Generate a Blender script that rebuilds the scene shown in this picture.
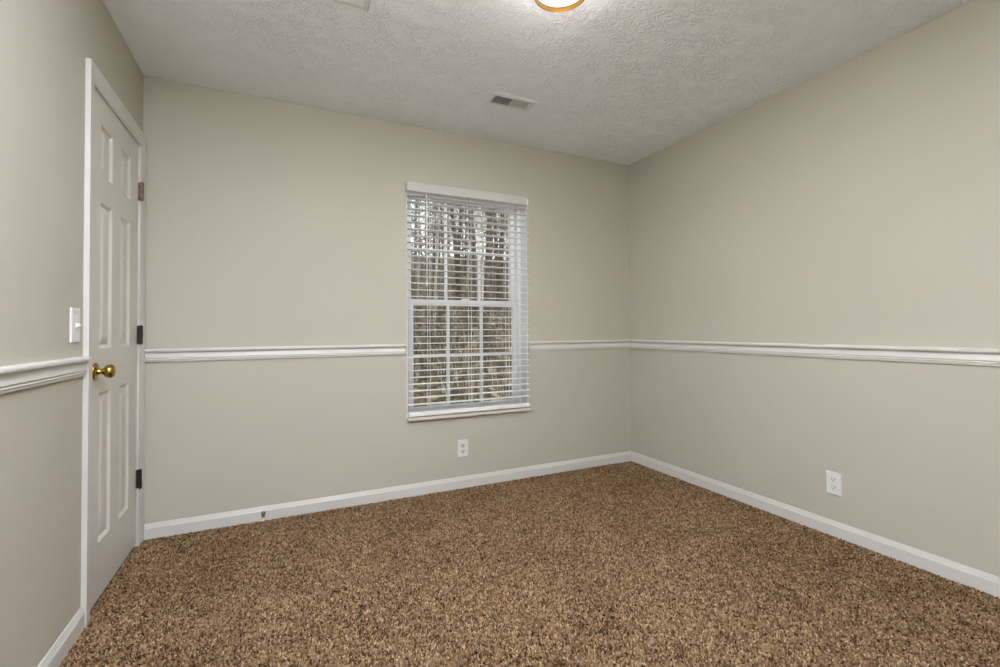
import bpy, bmesh, math, random
import numpy as np
from mathutils import Vector, Matrix

scene = bpy.context.scene
for o in list(bpy.data.objects):
    bpy.data.objects.remove(o, do_unlink=True)

# ------------------------------------------------------------------ camera
YAW, PITCH, ROLL = 0.444896, 0.017109, -0.006426
cam_data = bpy.data.cameras.new('camera')
cam = bpy.data.objects.new('camera', cam_data)
scene.collection.objects.link(cam)
cam_data.sensor_fit = 'HORIZONTAL'
cam_data.sensor_width = 36.0
cam_data.lens = 464.526 * 36.0 / 1000.0
cam_data.shift_x = -0.0028
cam_data.shift_y = -0.01166
cam_data.clip_start = 0.01
cam_data.clip_end = 200
_R = Vector((math.cos(YAW), -math.sin(YAW), 0))
_F = Vector((math.sin(YAW) * math.cos(PITCH), math.cos(YAW) * math.cos(PITCH), math.sin(PITCH)))
_U = _R.cross(_F)
_R2 = _R * math.cos(ROLL) + _U * math.sin(ROLL)
_U2 = -_R * math.sin(ROLL) + _U * math.cos(ROLL)
_m = Matrix((_R2, _U2, -_F)).transposed().to_4x4()
_m.translation = Vector((0.66171, -3.01889, 1.08033))
cam.matrix_world = _m
scene.camera = cam

# ------------------------------------------------------------------ world, lights, exposure
scene.view_settings.view_transform = 'Standard'
scene.view_settings.look = 'None'
scene.view_settings.gamma = 1.0
scene.view_settings.use_curve_mapping = False
scene.view_settings.exposure = 0.05

world = bpy.data.worlds.new('overcast_sky')
scene.world = world
world.use_nodes = True
_bg = world.node_tree.nodes['Background']
_bg.inputs['Color'].default_value = (0.95, 0.97, 1.0, 1)
_bg.inputs['Strength'].default_value = 2.0

LAMP_STRENGTH = 0.75          # the glass of the ceiling lamp
_a = bpy.data.lights.new('hall_fill', 'AREA')      # fill panel added in the unseen hall, shining through the open doorway
_a.shape = 'RECTANGLE'
_a.size, _a.size_y = 1.0, 1.9
_a.energy = 8
_a.color = (0.95, 0.985, 1.12)
hall_fill = bpy.data.objects.new('hall_fill', _a)
scene.collection.objects.link(hall_fill)
hall_fill.location = (0.62, -4.05, 1.12)
hall_fill.rotation_euler = (math.radians(90), 0, 0)             # shines towards +y, into the room

_s = bpy.data.lights.new('bounced_flash', 'SPOT')                 # the photographer's flash, turned up at the ceiling
_s.energy = 985
_s.color = (0.95, 0.99, 1.14)
_s.spot_size = math.radians(130)
_s.spot_blend = 0.8
_s.shadow_soft_size = 0.06
flash = bpy.data.objects.new('bounced_flash', _s)
scene.collection.objects.link(flash)
flash.location = (0.50, -3.02, 1.40)
flash.rotation_euler = (math.radians(180), 0, 0)                 # straight up

LAMP_WATTS = 13                # the bulb of the ceiling lamp

scene.cycles.max_bounces = 12
scene.cycles.diffuse_bounces = 6
scene.cycles.transparent_max_bounces = 24
scene.cycles.use_denoising = True

# ------------------------------------------------------------------ room numbers
W = 3.2626          # right wall
H = 2.44
YF = -3.35          # wall behind the camera
RAIL_B, RAIL_T = 0.9213, 0.9925
BASE_T = 0.0755
WX0, WX1, WZ0, WZ1 = 1.405, 2.305, 0.510, 2.045     # window opening
RECESS = 0.10
DY0, DY1, DZ = -0.732, -0.083, 2.040                  # door leaf opening

# ------------------------------------------------------------------ mesh helpers
class MB:
    def __init__(self):
        self.v, self.f = [], []
    def add(self, verts, faces):
        n = len(self.v)
        self.v += [tuple(p) for p in verts]
        self.f += [tuple(i + n for i in f) for f in faces]
        return self
    def box(self, x0, x1, y0, y1, z0, z1, M=None):
        vs = [Vector((x, y, z)) for x in (x0, x1) for y in (y0, y1) for z in (z0, z1)]
        if M is not None:
            vs = [M @ v for v in vs]
        return self.add(vs, [(0, 1, 3, 2), (4, 6, 7, 5), (0, 4, 5, 1), (2, 3, 7, 6), (0, 2, 6, 4), (1, 5, 7, 3)])
    def prism(self, prof, origin, u, w, d):
        """profile (a, b) -> origin + a*u + b*w, swept along d, both ends closed"""
        o, u, w, d = Vector(origin), Vector(u), Vector(w), Vector(d)
        n = len(prof)
        a = [o + u * p[0] + w * p[1] for p in prof]
        b = [p + d for p in a]
        fs = [(i, (i + 1) % n, n + (i + 1) % n, n + i) for i in range(n)]
        fs += [tuple(range(n))[::-1], tuple(range(n, 2 * n))]
        return self.add(a + b, fs)
    def lathe(self, prof, M=None, n=32, closed=False):
        """profile (r, h) revolved about +z"""
        vs, fs = [], []
        for k in range(n):
            a = 2 * math.pi * k / n
            for r, h in prof:
                p = Vector((r * math.cos(a), r * math.sin(a), h))
                vs.append(M @ p if M is not None else p)
        m = len(prof)
        for k in range(n):
            k2 = (k + 1) % n
            for i in range(m if closed else m - 1):
                j = (i + 1) % m
                fs.append((k * m + i, k2 * m + i, k2 * m + j, k * m + j))
        return self.add(vs, fs)
    def tube(self, pts, rad, n=6):
        pts = [Vector(p) for p in pts]
        vs, fs = [], []
        for i, p in enumerate(pts):
            t = (pts[min(i + 1, len(pts) - 1)] - pts[max(i - 1, 0)]).normalized()
            a = t.cross(Vector((0, 0, 1)) if abs(t.z) < .9 else Vector((1, 0, 0))).normalized()
            b = t.cross(a)
            r = rad[i] if hasattr(rad, '__len__') else rad
            for k in range(n):
                an = 2 * math.pi * k / n
                vs.append(p + a * (r * math.cos(an)) + b * (r * math.sin(an)))
        for i in range(len(pts) - 1):
            for k in range(n):
                k2 = (k + 1) % n
                fs.append((i * n + k, i * n + k2, (i + 1) * n + k2, (i + 1) * n + k))
        fs.append(tuple(range(n))[::-1])
        fs.append(tuple((len(pts) - 1) * n + k for k in range(n)))
        return self.add(vs, fs)
    def build(self, name, mat, parent=None, bevel=0, smooth=False, seg=2):
        me = bpy.data.meshes.new(name)
        me.from_pydata(self.v, [], self.f)
        bm = bmesh.new()
        bm.from_mesh(me)
        bmesh.ops.remove_doubles(bm, verts=bm.verts, dist=1e-6)
        bmesh.ops.recalc_face_normals(bm, faces=bm.faces)
        bm.to_mesh(me)
        bm.free()
        me.materials.append(mat)
        o = bpy.data.objects.new(name, me)
        scene.collection.objects.link(o)
        if smooth:
            for p in me.polygons:
                p.use_smooth = True
        if bevel:
            b = o.modifiers.new('bevel', 'BEVEL')
            b.width = bevel
            b.segments = seg
            b.limit_method = 'ANGLE'
            b.angle_limit = math.radians(40)
        if parent is not None:
            o.parent = parent
            o.matrix_parent_inverse = Matrix.Translation(-parent.location)
        return o

def struct(o, label=None):
    o['kind'] = 'structure'
    if label:
        o['label'] = label
    return o

def thing(name, loc, label, cat, group=None):
    e = bpy.data.objects.new(name, None)
    e.empty_display_size = 0.05
    e.location = loc
    scene.collection.objects.link(e)
    e['label'] = label
    e['category'] = cat
    if group:
        e['group'] = group
    return e

# ------------------------------------------------------------------ materials
def new_mat(name):
    m = bpy.data.materials.new(name)
    m.use_nodes = True
    return m, m.node_tree, m.node_tree.nodes['Principled BSDF']

def N(nt, kind, **kw):
    n = nt.nodes.new(kind)
    for k, v in kw.items():
        setattr(n, k, v)
    return n

def coords(nt):
    return N(nt, 'ShaderNodeTexCoord').outputs['Object']

def noise(nt, vec, scale, detail=2, rough=.5, dist=0):
    n = N(nt, 'ShaderNodeTexNoise')
    n.inputs['Scale'].default_value = scale
    n.inputs['Detail'].default_value = detail
    n.inputs['Roughness'].default_value = rough
    n.inputs['Distortion'].default_value = dist
    nt.links.new(vec, n.inputs['Vector'])
    return n

def ramp(nt, fac, stops, interp='LINEAR'):
    r = N(nt, 'ShaderNodeValToRGB')
    r.color_ramp.interpolation = interp
    el = r.color_ramp.elements
    while len(el) < len(stops):
        el.new(.5)
    for e, (p, c) in zip(el, stops):
        e.position = p
        e.color = (*c, 1)
    nt.links.new(fac, r.inputs['Fac'])
    return r.outputs['Color']

def bump(nt, bs, height, strength, distance):
    b = N(nt, 'ShaderNodeBump')
    b.inputs['Strength'].default_value = strength
    b.inputs['Distance'].default_value = distance
    nt.links.new(height, b.inputs['Height'])
    nt.links.new(b.outputs['Normal'], bs.inputs['Normal'])
    return b

def paint(name, col, rough=.5, vary=.03, scale=6, bump_s=.0, bump_scale=180, spec=.4, metal=0):
    m, nt, bs = new_mat(name)
    c = coords(nt)
    n = noise(nt, c, scale, 3)
    lo = tuple(x * (1 - vary) for x in col)
    hi = tuple(min(1, x * (1 + vary)) for x in col)
    nt.links.new(ramp(nt, n.outputs['Fac'], [(.3, lo), (.7, hi)]), bs.inputs['Base Color'])
    bs.inputs['Roughness'].default_value = rough
    bs.inputs['Specular IOR Level'].default_value = spec
    bs.inputs['Metallic'].default_value = metal
    if bump_s:
        n2 = noise(nt, c, bump_scale, 2)
        bump(nt, bs, n2.outputs['Fac'], bump_s, .001)
    return m

WALL_COL = (0.463, 0.442, 0.363)
M_wall = paint('greige_wall_paint', WALL_COL, rough=.75, vary=.012, scale=1.5, bump_s=.25, bump_scale=120, spec=.25)
M_trim = paint('white_trim_paint', (0.585, 0.57, 0.53), rough=.35, vary=.01, spec=.45)
M_door = paint('white_door_paint', (0.60, 0.575, 0.52), rough=.42, vary=.012, spec=.4, bump_s=.08, bump_scale=90)
M_valance = paint('white_valance_vinyl', (0.53, 0.525, 0.505), rough=.5, vary=.01)
M_slat = paint('white_blind_vinyl', (0.82, 0.83, 0.82), rough=.45, vary=.01)
M_vinyl = paint('white_window_vinyl', (0.87, 0.875, 0.88), rough=.4, vary=.01)
M_sill = paint('cream_sill_paint', (0.56, 0.52, 0.445), rough=.45, vary=.02)
M_plate = paint('white_plate_plastic', (0.70, 0.695, 0.675), rough=.3, vary=.008)
M_almond = paint('ivory_receptacle_plastic', (0.58, 0.545, 0.45), rough=.35, vary=.01)
M_slot = paint('dark_slot', (0.03, 0.028, 0.025), rough=.8, vary=.1)
M_brass = paint('polished_brass', (0.46, 0.32, 0.075), rough=.15, vary=.04, metal=1.0)
M_lampbrass = paint('satin_brass_ring', (0.34, 0.19, 0.05), rough=.38, vary=.03, metal=1.0)
M_hinge = paint('dark_bronze_hinge', (0.065, 0.048, 0.038), rough=.38, vary=.15, scale=60, metal=.8)
M_hinge_worn = paint('worn_copper_hinge', (0.13, 0.09, 0.07), rough=.36, vary=.6, scale=40, metal=.8)
M_agedbrass = paint('aged_brass', (0.22, 0.165, 0.09), rough=.3, vary=.2, scale=50, metal=.9)
M_reg = paint('white_register_enamel', (0.74, 0.74, 0.73), rough=.4, vary=.01)
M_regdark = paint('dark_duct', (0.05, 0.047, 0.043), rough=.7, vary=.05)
M_cord = paint('white_cord', (0.82, 0.82, 0.80), rough=.7, vary=.02)
M_rubber = paint('white_rubber_tip', (0.75, 0.73, 0.68), rough=.6, vary=.02)
M_soil = paint('exterior_siding', (0.42, 0.40, 0.37), rough=.8, vary=.05)

def ceiling_mat():
    m, nt, bs = new_mat('stippled_white_ceiling')
    c = coords(nt)
    n0 = noise(nt, c, 3, 3)
    nt.links.new(ramp(nt, n0.outputs['Fac'], [(.3, (.905, .92, .955)), (.7, (.925, .94, .975))]), bs.inputs['Base Color'])
    bs.inputs['Roughness'].default_value = .85
    bs.inputs['Specular IOR Level'].default_value = .2
    n1 = noise(nt, c, 24, 3, .5, 1.4)
    r = N(nt, 'ShaderNodeMath', operation='SUBTRACT')
    nt.links.new(n1.outputs['Fac'], r.inputs[0]); r.inputs[1].default_value = .5
    a = N(nt, 'ShaderNodeMath', operation='ABSOLUTE')
    nt.links.new(r.outputs[0], a.inputs[0])
    rid = ramp(nt, a.outputs[0], [(0, (1, 1, 1)), (.11, (0, 0, 0))], 'EASE')
    n2 = noise(nt, c, 9, 2)
    mk = ramp(nt, n2.outputs['Fac'], [(.36, (.15, .15, .15)), (.55, (1, 1, 1))])
    mu = N(nt, 'ShaderNodeMixRGB', blend_type='MULTIPLY')
    mu.inputs['Fac'].default_value = 1
    nt.links.new(rid, mu.inputs[1]); nt.links.new(mk, mu.inputs[2])
    bump(nt, bs, mu.outputs[0], .8, .005)
    return m
M_ceil = ceiling_mat()

def carpet_mat():
    m, nt, bs = new_mat('brown_frieze_yarn')
    at = N(nt, 'ShaderNodeAttribute', attribute_name='yarn')      # one of the mixed yarns, tuft by tuft
    tuft = ramp(nt, at.outputs['Fac'], YARN)
    n1 = noise(nt, coords(nt), 2.6, 4, .6, .6)                    # pile brushed one way or the other
    pile = ramp(nt, n1.outputs['Fac'], [(.32, (.80, .77, .75)), (.56, (1, 1, 1)), (.75, (1, 1, 1))])
    mu = N(nt, 'ShaderNodeMixRGB', blend_type='MULTIPLY'); mu.inputs['Fac'].default_value = 1
    nt.links.new(tuft, mu.inputs[1]); nt.links.new(pile, mu.inputs[2])
    nt.links.new(mu.outputs[0], bs.inputs['Base Color'])
    bs.inputs['Roughness'].default_value = .95
    bs.inputs['Specular IOR Level'].default_value = .05
    return m
YARN = [(0, (.030, .013, .006)), (.25, (.085, .046, .022)), (.5, (.228, .143, .076)), (.75, (.35, .235, .132)), (1, (.54, .395, .245))]
M_carpet = carpet_mat()
M_backing = paint('carpet_backing', (.16, .105, .062), rough=.95, vary=.15, scale=40, spec=.05)

def glass_mat():
    m, nt, bs = new_mat('window_glass')
    nt.nodes.remove(bs)
    out = nt.nodes['Material Output']
    t = N(nt, 'ShaderNodeBsdfTransparent'); t.inputs[0].default_value = (.95, .97, .96, 1)
    g = N(nt, 'ShaderNodeBsdfGlossy'); g.inputs['Roughness'].default_value = .02
    f = N(nt, 'ShaderNodeFresnel'); f.inputs['IOR'].default_value = 1.45
    mx = N(nt, 'ShaderNodeMixShader')
    nt.links.new(f.outputs[0], mx.inputs[0]); nt.links.new(t.outputs[0], mx.inputs[1]); nt.links.new(g.outputs[0], mx.inputs[2])
    nt.links.new(mx.outputs[0], out.inputs['Surface'])
    return m
M_glass = glass_mat()

def lamp_mat():
    m, nt, bs = new_mat('lit_opal_glass')
    bs.inputs['Base Color'].default_value = (.9, .9, .88, 1)
    bs.inputs['Roughness'].default_value = .25
    bs.inputs['Emission Color'].default_value = (1.0, .96, .90, 1)
    bs.inputs['Emission Strength'].default_value = LAMP_STRENGTH
    return m
M_lamp = lamp_mat()

def bark_mat(name, lo, hi):
    m, nt, bs = new_mat(name)
    c = coords(nt)
    mp = N(nt, 'ShaderNodeMapping'); mp.inputs['Scale'].default_value = (14, 14, 2.5)
    nt.links.new(c, mp.inputs[0])
    n = noise(nt, mp.outputs[0], 1.0, 5, .65, .4)
    nt.links.new(ramp(nt, n.outputs['Fac'], [(.32, lo), (.7, hi)]), bs.inputs['Base Color'])
    bs.inputs['Roughness'].default_value = .9
    bump(nt, bs, n.outputs['Fac'], .6, .02)
    return m
M_bark_dark = bark_mat('dark_bark', (.035, .026, .018), (.17, .13, .095))
M_bark_grey = bark_mat('grey_bark', (.08, .066, .05), (.30, .26, .21))
M_bark_pale = bark_mat('pale_bark', (.28, .24, .19), (.72, .67, .58))

def litter_mat():
    m, nt, bs = new_mat('leaf_litter')
    c = coords(nt)
    v = N(nt, 'ShaderNodeTexVoronoi'); v.inputs['Scale'].default_value = 5.5
    nt.links.new(c, v.inputs['Vector'])
    sep = N(nt, 'ShaderNodeSeparateColor'); nt.links.new(v.outputs['Color'], sep.inputs[0])
    col = ramp(nt, sep.outputs[0], [(0, (.03, .02, .01)), (.35, (.12, .082, .043)), (.7, (.26, .185, .105)), (1, (.50, .42, .30))])
    n = noise(nt, c, 1.2, 5, .65)
    pt = ramp(nt, n.outputs['Fac'], [(.35, (.45, .45, .36)), (.65, (1, 1, 1))])
    mu = N(nt, 'ShaderNodeMixRGB', blend_type='MULTIPLY'); mu.inputs['Fac'].default_value = 1
    nt.links.new(col, mu.inputs[1]); nt.links.new(pt, mu.inputs[2])
    nt.links.new(mu.outputs[0], bs.inputs['Base Color'])
    bs.inputs['Roughness'].default_value = .95
    bump(nt, bs, sep.outputs[1], .8, .08)
    return m
M_litter = litter_mat()

# ------------------------------------------------------------------ room shell
T = 0.20
struct(MB().box(-.3, W + T, -4.4, T, -0.13, -.010).build('floor', M_backing))
struct(MB().box(-.3, W + T, -4.4, T, H, H + 0.12).build('ceiling', M_ceil))
wb = MB()
wb.box(-T, WX0, 0, T, -.012, H).box(WX1, W + T, 0, T, -.012, H).box(WX0, WX1, 0, T, -.012, WZ0 - .022).box(WX0, WX1, 0, T, WZ1, H)
struct(wb.build('wall_back', M_wall))
struct(MB().box(W, W + T, YF, 0, -.012, H).build('wall_right', M_wall))
wl = MB()
wl.box(-T, -.07, YF, 0, -.012, H)
wl.box(-.07, 0, YF, DY0, -.012, H).box(-.07, 0, DY1, 0, -.012, H).box(-.07, 0, DY0, DY1, DZ, H)
struct(wl.build('wall_left', M_wall))
RX0, RX1, RZ1 = 0.12, 1.12, 2.06            # open doorway behind the photographer
HY = -4.30                                     # end of the hall
struct(MB().box(-T, RX0, YF - .12, YF, -.012, H).box(RX1, W + T, YF - .12, YF, -.012, H).box(RX0, RX1, YF - .12, YF, RZ1, H).build('wall_front', M_wall))
struct(MB().box(-T, 1.6, HY - .1, HY, -.012, H).box(-.30, -.2, HY, YF - .12, -.012, H).box(1.5, 1.6, HY, YF - .12, -.012, H).build('wall_hall', M_wall))

# carpet pile: short yarn tufts standing on the backing
def carpet_pile():
    rs = np.random.RandomState(5)
    step = .0056
    xs, ys = np.arange(-.034, W - .003, step), np.arange(-2.55, -.003, step)
    X, Y = np.meshgrid(xs, ys)
    keep = (X > .002) | ((Y > DY0 + .003) & (Y < DY1 - .003))          # the pile runs on under the door
    X, Y = X[keep], Y[keep]
    n = X.size
    X = X.ravel() + rs.uniform(-.5, .5, n) * step
    Y = Y.ravel() + rs.uniform(-.5, .5, n) * step
    # clumps: smooth random field on a 2 cm grid
    g = rs.normal(0, 1, (int(2.8 / .011) + 3, int(W / .011) + 3))
    u, v = np.clip(X, 0, W) / .011, np.clip(Y + 2.76, 0, 2.8) / .011
    i, j = u.astype(int), v.astype(int)
    fu, fv = u - i, v - j
    fld = g[j, i] * (1 - fu) * (1 - fv) + g[j, i + 1] * fu * (1 - fv) + g[j + 1, i] * (1 - fu) * fv + g[j + 1, i + 1] * fu * fv
    yarn = np.clip(.5 + .22 * rs.normal(0, 1, n) + .08 * fld, 0, 1)
    hgt = .0105 + rs.uniform(-.002, .003, n) + .0012 * fld
    lx, ly = rs.normal(0, .0020, n), rs.normal(0, .0020, n)
    rot = rs.uniform(0, 6.283, n)
    r0, r1 = .0027 + rs.uniform(0, .0007, n), .0035 + rs.uniform(-.0005, .0009, n)
    V = np.zeros((n, 7, 3), dtype=np.float32)
    for k in range(3):
        a = rot + k * math.pi / 1.5
        V[:, k, 0] = X + r0 * np.cos(a); V[:, k, 1] = Y + r0 * np.sin(a); V[:, k, 2] = -.0105
        V[:, 3 + k, 0] = X + .6 * lx + r1 * np.cos(a + .5); V[:, 3 + k, 1] = Y + .6 * ly + r1 * np.sin(a + .5); V[:, 3 + k, 2] = -.0105 + hgt * .68
    V[:, 6, 0] = X + lx; V[:, 6, 1] = Y + ly; V[:, 6, 2] = -.0105 + hgt
    V[:, :, 0] = np.clip(V[:, :, 0], np.where(X > .002, .0005, -.05)[:, None], W - .0005)
    V[:, :, 1] = np.clip(V[:, :, 1], -2.8, -.0005)
    tri = []
    for k in range(3):
        q = (k + 1) % 3
        tri += [(k, q, 3 + q), (k, 3 + q, 3 + k), (3 + k, 3 + q, 6)]
    tri = np.array(tri, dtype=np.int32)
    F = (tri[None] + (np.arange(n, dtype=np.int32) * 7)[:, None, None]).reshape(-1, 3)
    me = bpy.data.meshes.new('carpet_pile')
    me.vertices.add(n * 7)
    me.vertices.foreach_set('co', V.ravel())
    me.loops.add(F.size)
    me.loops.foreach_set('vertex_index', F.ravel())
    me.polygons.add(len(F))
    me.polygons.foreach_set('loop_start', np.arange(0, F.size, 3, dtype=np.int32))
    at = me.attributes.new('yarn', 'FLOAT', 'POINT')
    at.data.foreach_set('value', np.repeat(yarn, 7).astype(np.float32))
    me.update(calc_edges=True)
    me.materials.append(M_carpet)
    o = bpy.data.objects.new('carpet_pile', me)
    scene.collection.objects.link(o)
    o['kind'] = 'stuff'
    o['label'] = 'flecked brown frieze carpet covering the floor'
    o['category'] = 'carpet'
carpet_pile()

# ------------------------------------------------------------------ baseboards
BP = [(0, -.010), (.0125, -.010), (.0125, .050), (.0118, .054), (.0100, .0565), (.0088, .0605), (.0072, .0665), (.0050, .071), (.0042, BASE_T), (0, BASE_T)]
struct(MB().prism(BP, (.018, 0, 0), (0, -1, 0), (0, 0, 1), (W - .018, 0, 0)).build('baseboard_back', M_trim))
struct(MB().prism(BP, (W, -.0125, 0), (-1, 0, 0), (0, 0, 1), (0, YF + .0125, 0)).build('baseboard_right', M_trim))
struct(MB().prism(BP, (0, YF, 0), (1, 0, 0), (0, 0, 1), (0, -.803 - YF, 0)).build('baseboard_left', M_trim))

# ------------------------------------------------------------------ chair rails
b = RAIL_B
RP = [(0, b), (.0085, b), (.0098, b + .003), (.0098, b + .008), (.0125, b + .0098), (.0138, b + .0125), (.0125, b + .0152),
      (.0098, b + .0165), (.0098, b + .0185), (.0142, b + .0205), (.0138, b + .0235), (.0120, b + .029), (.0098, b + .035), (.0083, b + .041), (.0083, b + .046), (.0105, b + .0495),
      (.0150, b + .0515), (.0200, b + .0535), (.0226, b + .0565), (.0232, b + .061), (.0222, b + .0655), (.0190, b + .069), (.013, RAIL_T), (0, RAIL_T)]
struct(MB().prism(RP, (.016, 0, 0), (0, -1, 0), (0, 0, 1), (1.391 - .016, 0, 0)).build('trim_1', M_trim), 'white chair rail on the window wall, between door and window')
struct(MB().prism(RP, (2.316, 0, 0), (0, -1, 0), (0, 0, 1), (W - 2.316, 0, 0)).build('trim_2', M_trim), 'white chair rail on the window wall, between window and corner')
struct(MB().prism(RP, (W, -.0232, 0), (-1, 0, 0), (0, 0, 1), (0, YF + .0232, 0)).build('trim_3', M_trim), 'white chair rail along the long bare wall')
struct(MB().prism(RP, (0, YF, 0), (1, 0, 0), (0, 0, 1), (0, -.801 - YF, 0)).build('trim_4', M_trim), 'white chair rail beside the door')

# ------------------------------------------------------------------ door casing (thicker at its outer edge)
CI, CO = .0085, .0172
CP = [(0, 0), (CO, 0), (CO, .004), (.0155, .016), (.0125, .028), (.0118, .040), (.0112, .052), (CI, .058), (CI, .067), (0, .067)]   # x out, distance from the outer edge
ctop = DZ + .067
cas = MB()
cas.prism(CP, (0, -.801, -.010), (1, 0, 0), (0, 1, 0), (0, 0, ctop + .010))
cas.prism(CP, (0, -.017, -.010), (1, 0, 0), (0, -1, 0), (0, 0, ctop + .010))
cas.prism(CP, (0, -.797, ctop), (1, 0, 0), (0, 0, -1), (0, .776, 0))
struct(cas.build('trim_5', M_trim), 'white moulded casing around the panel door')
jb = MB()
jb.box(-.07, -.001, DY0 - .0005, DY0 + .002, -.010, DZ).box(-.07, -.001, DY1 - .002, DY1 + .0005, -.010, DZ).box(-.07, -.001, DY0, DY1, DZ - .002, DZ)
struct(jb.build('trim_6', M_trim), 'white jamb lining around the panel door')

# ------------------------------------------------------------------ six panel door
FY0, FY1, FZ0, FZ1 = DY0 + .004, DY1 - .003, .012, DZ - .005
cols = [(-.629, -.482), (-.366, -.219)]
rows = [(.235, .838), (1.014, 1.612), (1.720, 1.928)]
def door_leaf():
    ys = sorted({FY0, FY1, *[c for p in cols for c in p]})
    zs = sorted({FZ0, FZ1, *[c for p in rows for c in p]})
    mb = MB()
    isp = lambda y, z: any(a <= y <= b for a, b in cols) and any(a <= z <= b for a, b in rows)
    for i in range(len(ys) - 1):
        for j in range(len(zs) - 1):
            y0, y1, z0, z1 = ys[i], ys[i + 1], zs[j], zs[j + 1]
            if not isp((y0 + y1) / 2, (z0 + z1) / 2):
                mb.add([(0, y0, z0), (0, y1, z0), (0, y1, z1), (0, y0, z1)], [(0, 1, 2, 3)])
            else:
                rings = [(0, 0), (.004, -.002), (.012, -.0095), (.017, -.0105), (.040, -.0030), (.043, -.0022)]
                vs = []
                for ins, dx in rings:
                    vs += [(dx, y0 + ins, z0 + ins), (dx, y1 - ins, z0 + ins), (dx, y1 - ins, z1 - ins), (dx, y0 + ins, z1 - ins)]
                fs = []
                for k in range(len(rings) - 1):
                    for e in range(4):
                        fs.append((k * 4 + e, k * 4 + (e + 1) % 4, k * 4 + 4 + (e + 1) % 4, k * 4 + 4 + e))
                k = len(rings) - 1
                fs.append(tuple(k * 4 + e for e in range(4)))
                mb.add(vs, fs)
    D = -.035
    mb.add([(D, FY0, FZ0), (D, FY1, FZ0), (D, FY1, FZ1), (D, FY0, FZ1)], [(0, 3, 2, 1)])
    for (y, s) in ((FY0, 1), (FY1, 1)):
        col = [z for z in zs]
        for a, c in zip(col, col[1:]):
            mb.add([(0, y, a), (0, y, c), (D, y, c), (D, y, a)], [(0, 1, 2, 3)])
    for z in (FZ0, FZ1):
        for a, c in zip(ys, ys[1:]):
            mb.add([(0, a, z), (0, c, z), (D, c, z), (D, a, z)], [(0, 1, 2, 3)])
    return mb
door = door_leaf().build('door_1', M_door)
door['kind'] = 'structure'
door['label'] = 'white six-panel door with brass knob beside the light switch'
# knob
KM = Matrix.Translation((0, -.682, .926)) @ Matrix.Rotation(math.radians(90), 4, 'Y')
kr = [(.0, .001), (.0345, .001), (.0355, .003), (.0345, .006), (.029, .0085), (.017, .0105), (.0135, .0125)]
kn = kr[-1:] + [(.0115, .016), (.0105, .024), (.0115, .0275), (.016, .0305), (.0215, .034), (.0255, .040), (.0272, .047), (.0265, .053), (.0235, .0585), (.0175, .0625), (.009, .0645), (0, .065)]
kb = MB().lathe(kr + kn[1:], KM, 40).build('door_knob', M_brass, door, smooth=True)
kb['label'] = 'polished brass knob'
# hinges
for hz, hm in ((1.799, M_hinge_worn), (1.066, M_hinge), (.337, M_hinge)):
    hb = MB()
    hy = DY1 - .006
    hb.box(.000, .024, DY1 - .0038, DY1 - .0018, hz - .047, hz + .047)
    hb.box(.000, .003, DY1 - .012, DY1 - .0022, hz - .047, hz + .047)
    L = .094 / 5
    for k in range(5):
        z0 = hz - .047 + k * L
        prof = [(0, z0 + .0006), (.0062, z0 + .0006), (.0068, z0 + .0014), (.0068, z0 + L - .0014), (.0062, z0 + L - .0006), (0, z0 + L - .0006)]
        hb.lathe(prof, Matrix.Translation((.0165, hy - .004, 0)), 16)
    hb.lathe([(0, hz - .0505), (.0045, hz - .0495), (.0045, hz + .0495), (0, hz + .0505)], Matrix.Translation((.0165, hy - .004, 0)), 12)
    ho = hb.build('hinge', hm, door)
    ho['label'] = 'worn copper-toned hinge' if hm is M_hinge_worn else 'dark bronze hinge'

# ------------------------------------------------------------------ window
y0 = RECESS
win = MB()      # outer frame
FR = .032
win.box(WX0 + FR, WX0 + FR + .008, y0 + .037, y0 + .044, WZ0 + .022, 1.29).box(WX1 - FR - .008, WX1 - FR, y0 + .037, y0 + .044, WZ0 + .022, 1.29)
win.box(WX0, WX0 + FR, y0, y0 + .09, WZ0, WZ1).box(WX1 - FR, WX1, y0, y0 + .09, WZ0, WZ1)
win.box(WX0 + FR, WX1 - FR, y0, y0 + .09, WZ0, WZ0 + .022).box(WX0 + FR, WX1 - FR, y0, y0 + .09, WZ1 - .02, WZ1)
window = struct(win.build('window_1', M_vinyl, bevel=.002))
lin = MB()  # white sheets added over the wall returns, standing in for daylight on them
lin.box(WX0, WX0 + .004, .002, RECESS, WZ0, WZ1).box(WX1 - .004, WX1, .002, RECESS, WZ0, WZ1).box(WX0 + .004, WX1 - .004, .002, RECESS, WZ1 - .004, WZ1)
lin.build('daylight_lining', M_vinyl, window)
def sash(name, x0, x1, z0, z1, y, st, rt, rb):
    s = MB()
    s.box(x0, x0 + st, y, y + .03, z0, z1).box(x1 - st, x1, y, y + .03, z0, z1)
    s.box(x0 + st, x1 - st, y, y + .03, z0, z0 + rb).box(x0 + st, x1 - st, y, y + .03, z1 - rt, z1)
    so = s.build(name, M_vinyl, window, bevel=.003)
    gx0, gx1, gz0, gz1 = x0 + st, x1 - st, z0 + rb, z1 - rt
    g = MB()
    for k in (1, 2):
        x = gx0 + (gx1 - gx0) * k / 3
        g.box(x - .0105, x + .0105, y + .008, y + .022, gz0 - .002, gz1 + .002)
    zm = (gz0 + gz1) / 2
    for k in range(3):
        a = gx0 + (gx1 - gx0) * k / 3 + (.0105 if k else -.002)
        c = gx0 + (gx1 - gx0) * (k + 1) / 3 - (.0105 if k < 2 else -.002)
        g.box(a, c, y + .008, y + .022, zm - .0105, zm + .0105)
    g.build('muntins', M_vinyl, so)
    MB().box(gx0 - .004, gx1 + .004, y + .0135, y + .0165, gz0 - .004, gz1 + .004).build('glass_pane', M_glass, so)
    return so
sx0, sx1 = WX0 + FR, WX1 - FR
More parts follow.
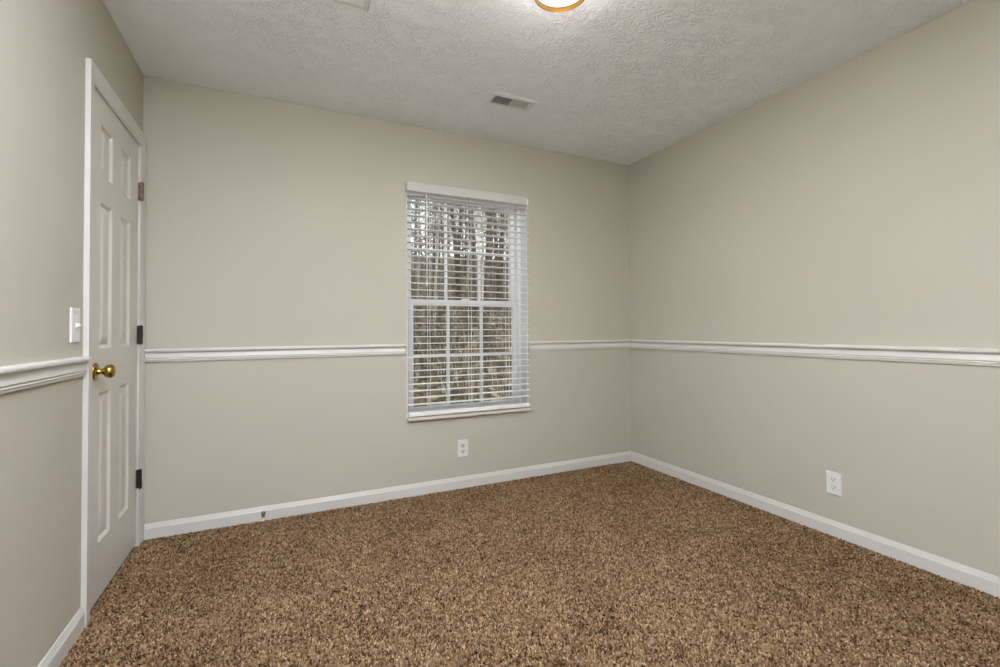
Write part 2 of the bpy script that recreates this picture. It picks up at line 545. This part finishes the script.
lower = sash('lower_sash', sx0 + .003, sx1 - .003, WZ0 + .018, 1.294, y0 + .005, .032, .042, .026)
MB().box(1.825, 1.885, y0 - .010, y0 + .012, 1.294, 1.304).build('sash_lock', M_vinyl, lower, bevel=.002)
sash('upper_sash', sx0, sx1, 1.256, WZ1 - .02, y0 + .045, .030, .030, .040)
sill = MB().box(WX0 - .0005, WX1 + .004, -.030, 0, WZ0 - .021, WZ0).box(WX0, WX1, 0, RECESS, WZ0 - .021, WZ0)
sl = sill.build('window_sill', M_sill, window, bevel=.003)
sl['label'] = 'cream painted sill'

# ------------------------------------------------------------------ the blind
SX0, SX1 = WX0 + .004, WX1 - .002
blind = thing('window_blind', (1.855, 0, WZ0 + .006), 'white horizontal slat blind, slats open, hanging in the window', 'window blind')
v = MB()
VX0, VX1, VY = 1.402, 2.280, -.036
v.prism([(0, 1.997), (.004, 1.993), (.008, 1.997), (.008, 2.046), (.004, 2.055), (0, 2.051)], (VX0, VY, 0), (0, 1, 0), (0, 0, 1), (VX1 - VX0, 0, 0))
v.box(VX1, VX1 + .006, VY + .001, -.001, 1.995, 2.053)
v.box(VX0 - .006, VX0, VY + .001, -.001, 1.995, 2.053)
v.build('valance', M_valance, blind, bevel=.0012)
MB().box(SX0, SX1, -.024, .030, 1.995, 2.040).build('headrail', M_slat, blind, bevel=.002)
PITCH_S = .0445
SLAT_Z0 = .5925
slats = MB()
nz = 32
for k in range(nz):
    z = SLAT_Z0 + k * PITCH_S
    if z > 1.985:
        break
    prof = []
    for i in range(7):
        t = -1 + 2 * i / 6
        prof.append((t * .0265, .0014 * (1 - t * t) + .0015))
    for i in range(7):
        t = 1 - 2 * i / 6
        prof.append((t * .0265, .0014 * (1 - t * t) - .0015))
    slats.prism(prof, (SX0, -.001, z), (0, 1, 0), (0, 0, 1), (SX1 - SX0, 0, 0))
slats.build('slats', M_slat, blind)
MB().box(SX0, SX1, -.027, .025, WZ0 + .007, WZ0 + .031).build('bottom_rail', M_slat, blind, bevel=.004)
for lx in (1.552, 1.847, 2.137):
    c = MB()
    for yy in (-.0283, .0263):
        c.box(lx - .0013, lx + .0013, yy - .0006, yy + .0006, WZ0 + .030, 1.996)
    c.build('ladder_cord', M_cord, blind)
wd = MB().tube([(1.530, -.031, 1.985), (1.530, -.033, 1.97), (1.531, -.034, 1.392)], .0042, 8)
wd.lathe([(0, -.006), (.006, 0), (.0062, .02), (.004, .028), (0, .029)], Matrix.Translation((1.531, -.034, 1.372)), 10)
wd.build('tilt_wand', M_cord, blind, smooth=True)

# ------------------------------------------------------------------ outlets and switch
def frame_mat(o, n, up=Vector((0, 0, 1))):
    n = Vector(n); r = up.cross(n)
    m = Matrix((r, up, n)).transposed().to_4x4()
    m.translation = Vector(o)
    return m           # local x right, y up, z out of the wall
def bx(mb, F, x0, x1, y0, y1, z0, z1):
    return mb.box(x0, x1, y0, y1, z0, z1, F)
def plate_mesh(F, w, h):
    mb = MB()
    i = .004
    prof = [(w / 2, h / 2, 0), (w / 2, h / 2, .0035), (w / 2 - i, h / 2 - i, .0060)]
    vs = []
    for a, c, z in prof:
        vs += [F @ Vector(p) for p in ((-a, -c, z), (a, -c, z), (a, c, z), (-a, c, z))]
    fs = [(k * 4 + e, k * 4 + (e + 1) % 4, k * 4 + 4 + (e + 1) % 4, k * 4 + 4 + e) for k in range(2) for e in range(4)]
    fs += [(3, 2, 1, 0), (8, 9, 10, 11)]
    return mb.add(vs, fs)
def outlet(F, label, rmat):
    t = thing('wall_outlet', F.translation, label, 'outlet', None)
    plate_mesh(F, .075, .118).build('cover_plate', M_plate, t)
    for s in (1, -1):
        cy = s * .0195
        m = MB()
        pts = []
        for k in range(24):
            a = 2 * math.pi * k / 24
            pts.append((max(-.0142, min(.0142, .0172 * math.cos(a))), cy + .0142 * math.sin(a)))
        m.prism(pts, F @ Vector((0, 0, .005)), F.to_3x3() @ Vector((1, 0, 0)), F.to_3x3() @ Vector((0, 1, 0)), F.to_3x3() @ Vector((0, 0, .0030)))
        r = m.build('receptacle', rmat, t)
        sl_ = MB()
        bx(sl_, F, -.0078, -.0050, cy - .001, cy + .0085, .0078, .0083)
        bx(sl_, F, .0050, .0078, cy - .0, cy + .0078, .0078, .0083)
        sl_.lathe([(0, .0078), (.0030, .0078), (.0030, .0083), (0, .0083)], F @ Matrix.Translation((0, cy - .0075, 0)), 12)
        sl_.build('slots', M_slot, r)
    MB().lathe([(0, .0055), (.0032, .0055), (.0030, .0072), (0, .0078)], F, 12).build('screw', M_plate, t)
    return t
outlet(frame_mat((1.789, 0, .267), (0, -1, 0)), 'white duplex outlet with ivory sockets on the wall under the window', M_almond)
outlet(frame_mat((W, -1.562, .270), (-1, 0, 0)), 'white duplex outlet on the long bare wall above its baseboard', M_plate)

F = frame_mat((0, -.884, 1.1065), (1, 0, 0))
sw = thing('light_switch', F.translation, 'white toggle light switch on the wall beside the door casing', 'light switch')
plate_mesh(F, .075, .122).build('cover_plate', M_plate, sw)
tg = MB()
bx(tg, F, -.0065, .0065, -.013, .013, .0055, .0068)
tg.prism([(-.009, .006), (-.002, .0195), (.0045, .0185), (.0085, .006)], F @ Vector((-.0045, -.001, 0)), F.to_3x3() @ Vector((0, 1, 0)), F.to_3x3() @ Vector((0, 0, 1)), F.to_3x3() @ Vector((.009, 0, 0)))
tg.build('toggle', M_plate, sw, bevel=.0012)
for s in (1, -1):
    MB().lathe([(0, .0055), (.0032, .0055), (.0030, .0068), (0, .0074)], F @ Matrix.Translation((0, s * .030, 0)), 12).build('screw', M_plate, sw)

# ------------------------------------------------------------------ ceiling registers
def register(name, label, x0, x1, y0, y1, border, halves, n):
    t = thing(name, ((x0 + x1) / 2, (y0 + y1) / 2, H), label, 'air vent')
    f = MB()
    ix0, ix1, iy0, iy1 = x0 + border, x1 - border, y0 + border, y1 - border
    rings = [(x0, x1, y0, y1, H), (x0, x1, y0, y1, H - .003), (x0 + .006, x1 - .006, y0 + .006, y1 - .006, H - .007), (ix0, ix1, iy0, iy1, H - .0085), (ix0, ix1, iy0, iy1, H - .0005)]
    vs, fs = [], []
    for a, c, d, e, z in rings:
        vs += [(a, d, z), (c, d, z), (c, e, z), (a, e, z)]
    for k in range(len(rings) - 1):
        for e in range(4):
            fs.append((k * 4 + e, k * 4 + (e + 1) % 4, k * 4 + 4 + (e + 1) % 4, k * 4 + 4 + e))
    f.add(vs, fs)
    f.build('frame', M_reg, t)
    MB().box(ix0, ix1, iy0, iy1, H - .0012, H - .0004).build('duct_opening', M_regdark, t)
    for (a, c, tilt) in halves:
        l = MB()
        xa, xb = ix0 + (ix1 - ix0) * a, ix0 + (ix1 - ix0) * c
        for k in range(n):
            yc = iy0 + (iy1 - iy0) * (k + .5) / n
            h = (iy1 - iy0) / n * .5
            M = Matrix.Translation((0, yc, H - .0058)) @ Matrix.Rotation(math.radians(tilt), 4, 'X')
            l.box(xa, xb, -h, h, -.0005, .0005, M)
        l.build('louvers', M_reg, t)
    return t, (ix0, ix1, iy0, iy1)
r1, q = register('ceiling_register', 'small white ceiling register, one half dark, near the window wall', 1.752, 2.038, -.634, -.499, .024, [(0, .49, 38), (.51, 1, 13)], 8)
mb = MB().box(q[0] + (q[1] - q[0]) * .49, q[0] + (q[1] - q[0]) * .51, q[2], q[3], H - .009, H - .001)
mb.build('center_bar', M_reg, r1)
MB().box(q[1] - .012, q[1] - .006, q[2] + .012, q[2] + .030, H - .016, H - .006).build('damper_lever', M_reg, r1, bevel=.001)
register('return_grille', 'white ceiling return grille with mitred frame, partly outside the view', .640, .993, -1.225, -1.018, .027, [(0, 1, -26)], 12)

# ------------------------------------------------------------------ ceiling lamp
LX, LY = 1.654, -1.4885
lamp = thing('ceiling_light', (LX, LY, H), 'lit opal glass flush ceiling light with brass ring', 'ceiling light')
LM = Matrix.Translation((LX, LY, 0))
ring = [(.1035, H), (.1075, H), (.1085, H - .006), (.1082, 2.412), (.1072, 2.4045), (.1058, 2.4015), (.1042, 2.4010), (.1030, 2.4025), (.1026, 2.406), (.1026, 2.424), (.1035, 2.426)]
MB().lathe(ring, LM, 64, closed=True).build('brass_ring', M_lampbrass, lamp, smooth=True)
dome = [(.1024, 2.4235), (.1018, 2.4205)]
for k in range(1, 13):
    a = k / 12
    dome.append((.1018 * (1 - a), 2.4205 - .004 * (1 - (1 - a) ** 2)))
MB().lathe(dome, LM, 48).build('glass_shade', M_lamp, lamp, smooth=True)

_b = bpy.data.lights.new('ceiling_lamp_light', 'AREA')           # light leaving the glass, downwards
_b.shape = 'DISK'
_b.size = .19
_b.energy = LAMP_WATTS
_b.color = (1.0, .96, .90)
bulb = bpy.data.objects.new('ceiling_lamp_light', _b)
scene.collection.objects.link(bulb)
bulb.location = (LX, LY, 2.398)
_g = bpy.data.lights.new('ceiling_lamp_glow', 'POINT')           # and the little that spills over the ceiling
_g.energy = 1.9
_g.color = (1.0, .93, .86)
_g.shadow_soft_size = .03
glow = bpy.data.objects.new('ceiling_lamp_glow', _g)
scene.collection.objects.link(glow)
glow.location = (LX, LY, 2.25)

# ------------------------------------------------------------------ door stop on the back baseboard
stop = thing('door_stop', (.571, -.0125, .042), 'small brass door stop with white tip on the baseboard under the window wall', 'door stop')
SM = Matrix.Translation((.571, -.0118, .042)) @ Matrix.Rotation(math.radians(90 + 14), 4, 'X')
MB().lathe([(0, 0), (.0125, 0), (.0125, .002), (.0105, .005), (.0065, .009), (.0045, .013), (.0042, .055), (.006, .057), (0, .057)], SM, 20).build('brass_post', M_agedbrass, stop, smooth=True)
sp = MB()
pts = []
for k in range(97):
    a = k / 96 * 2 * math.pi * 8
    pts.append(SM @ Vector((.0062 * math.cos(a), .0062 * math.sin(a), .010 + .044 * k / 96)))
sp.tube(pts, .0011, 5)
sp.build('spring', M_agedbrass, stop, smooth=True)
MB().lathe([(0, .054), (.0068, .054), (.0080, .058), (.0080, .068), (.0065, .072), (0, .073)], SM, 20).build('rubber_tip', M_rubber, stop, smooth=True)

# ------------------------------------------------------------------ the wood outside
def gz(x, y):
    base = -.75 + max(0, y - 3.0) * .235
    return base + .25 * math.sin(x * .7 + y * .3) + .15 * math.sin(x * 1.9 - y * 1.1)
g = MB()
nx, ny = 70, 60
gv = []
for j in range(ny + 1):
    for i in range(nx + 1):
        x = -12 + 52 * i / nx
        y = .21 + 44 * (j / ny) ** 1.3
        gv.append((x, y, gz(x, y)))
gf = [(j * (nx + 1) + i, j * (nx + 1) + i + 1, (j + 1) * (nx + 1) + i + 1, (j + 1) * (nx + 1) + i) for j in range(ny) for i in range(nx)]
struct(g.add(gv, gf).build('ground', M_litter, smooth=True), 'leaf-covered bank rising outside the window')

def make_tree(seed, height, r0, mat, label, group, nbr):
    rnd = random.Random(seed)
    t = thing('bare_tree', (0, 0, 0), label, 'tree', group)
    tr = MB()
    pts, rad = [], []
    lean = Vector((rnd.uniform(-.06, .06), rnd.uniform(-.06, .06), 0))
    n = 9
    for i in range(n):
        f = i / (n - 1)
        p = Vector((0, 0, f * height)) + lean * (f * height) + Vector((rnd.uniform(-1, 1), rnd.uniform(-1, 1), 0)) * (.05 * f * height * .3)
        if i == 0:
            p.z = -.3
        pts.append(p)
        rad.append(r0 * (1.25 if i == 0 else 1 - .8 * f))
    tr.tube(pts, rad, 9)
    tr.build('trunk', mat, t, smooth=True)
    br = MB()
    def branch(p, d, L, r, depth):
        q = [p]
        dd = d.copy()
        for k in range(4):
            dd = (dd + Vector((rnd.uniform(-.28, .28), rnd.uniform(-.28, .28), rnd.uniform(-.1, .28)))).normalized()
            q.append(q[-1] + dd * (L / 4))
        br.tube(q, [r, r * .8, r * .62, r * .45, r * .25], 4)
        if depth:
            for k in range(3):
                i = rnd.randint(1, 3)
                nd = (dd + Vector((rnd.uniform(-1, 1), rnd.uniform(-1, 1), rnd.uniform(-.4, .7)))).normalized()
                branch(q[i], nd, L * rnd.uniform(.4, .65), r * .5, depth - 1)
    for k in range(nbr):
        f = rnd.uniform(.18, .98)
        i = min(int(f * (n - 1)), n - 2)
        u = f * (n - 1) - i
        p = pts[i].lerp(pts[i + 1], u)
        a = rnd.uniform(0, 2 * math.pi)
        d = Vector((math.cos(a), math.sin(a), rnd.uniform(.1, .9))).normalized()
        branch(p, d, height * rnd.uniform(.12, .28), r0 * (1 - .75 * f) * .38, 2)
    br.build('branches', mat, t)
    return t
def dup(root):
    r = root.copy()
    scene.collection.objects.link(r)
    for ch in root.children:
        c = ch.copy()
        scene.collection.objects.link(c)
        c.parent = r
    return r
kinds = [
    (10.0, .095, M_bark_dark, 'bare dark-barked tree on the bank outside the window', 'bare dark trees outside', 18),
    (8.0, .055, M_bark_grey, 'slim bare grey tree on the bank outside the window', 'slim bare grey trees outside', 20),
    (9.0, .042, M_bark_pale, 'bare pale-barked tree on the bank outside the window', 'bare pale trees outside', 18),
]
rnd = random.Random(11)
protos = []
for ki, kd in enumerate(kinds):
    protos.append([make_tree(100 * ki + s, *kd) for s in range(3)])
used = set()
spots = []
tries = 0
while len(spots) < 170 and tries < 12000:
    tries += 1
    y = 7.0 + 25 * rnd.random() ** 1.0
    x = .66 + (y + 3.02) * rnd.uniform(-.12, .74)
    if all((x - a) ** 2 + (y - c) ** 2 > .35 for a, c in spots):
        spots.append((x, y))
for i, (x, y) in enumerate(spots):
    ki = (0, 1, 2, 1, 0, 2, 1)[i % 7]
    k = rnd.randrange(3)
    o = protos[ki][k]
    if (ki, k) in used:
        o = dup(o)
    used.add((ki, k))
    o.location = (x, y, gz(x, y))
    o.rotation_euler = (0, 0, rnd.uniform(0, 6.28))
    s = rnd.uniform(.8, 1.25)
    o.scale = (s, s, s)
# undergrowth: nobody could count the twigs
def undergrowth(n, mat, label, rad):
    ug = MB()
    for k in range(n):
        y = 5.0 + 22 * rnd.random() ** 1.2
        x = .66 + (y + 3.02) * rnd.uniform(-.12, .78)
        z = gz(x, y)
        h = rnd.uniform(.3, 1.6)
        a, c = rnd.uniform(-.35, .35), rnd.uniform(-.35, .35)
        p0 = Vector((x, y, z - .05))
        p1 = p0 + Vector((a * h * .5, c * h * .5, h * .55))
        p2 = p1 + Vector((rnd.uniform(-.4, .4) * h, rnd.uniform(-.4, .4) * h, h * .45))
        ug.tube([p0, p1, p2], [rad, rad * .7, rad * .3], 3)
    u = ug.build('undergrowth', mat)
    u['kind'] = 'stuff'
    u['label'] = label
    u['category'] = 'undergrowth'
undergrowth(1900, M_bark_dark, 'dark twiggy undergrowth on the leaf-covered bank outside', .009)
undergrowth(600, M_bark_pale, 'dry pale stalks among the undergrowth on the bank outside', .009)
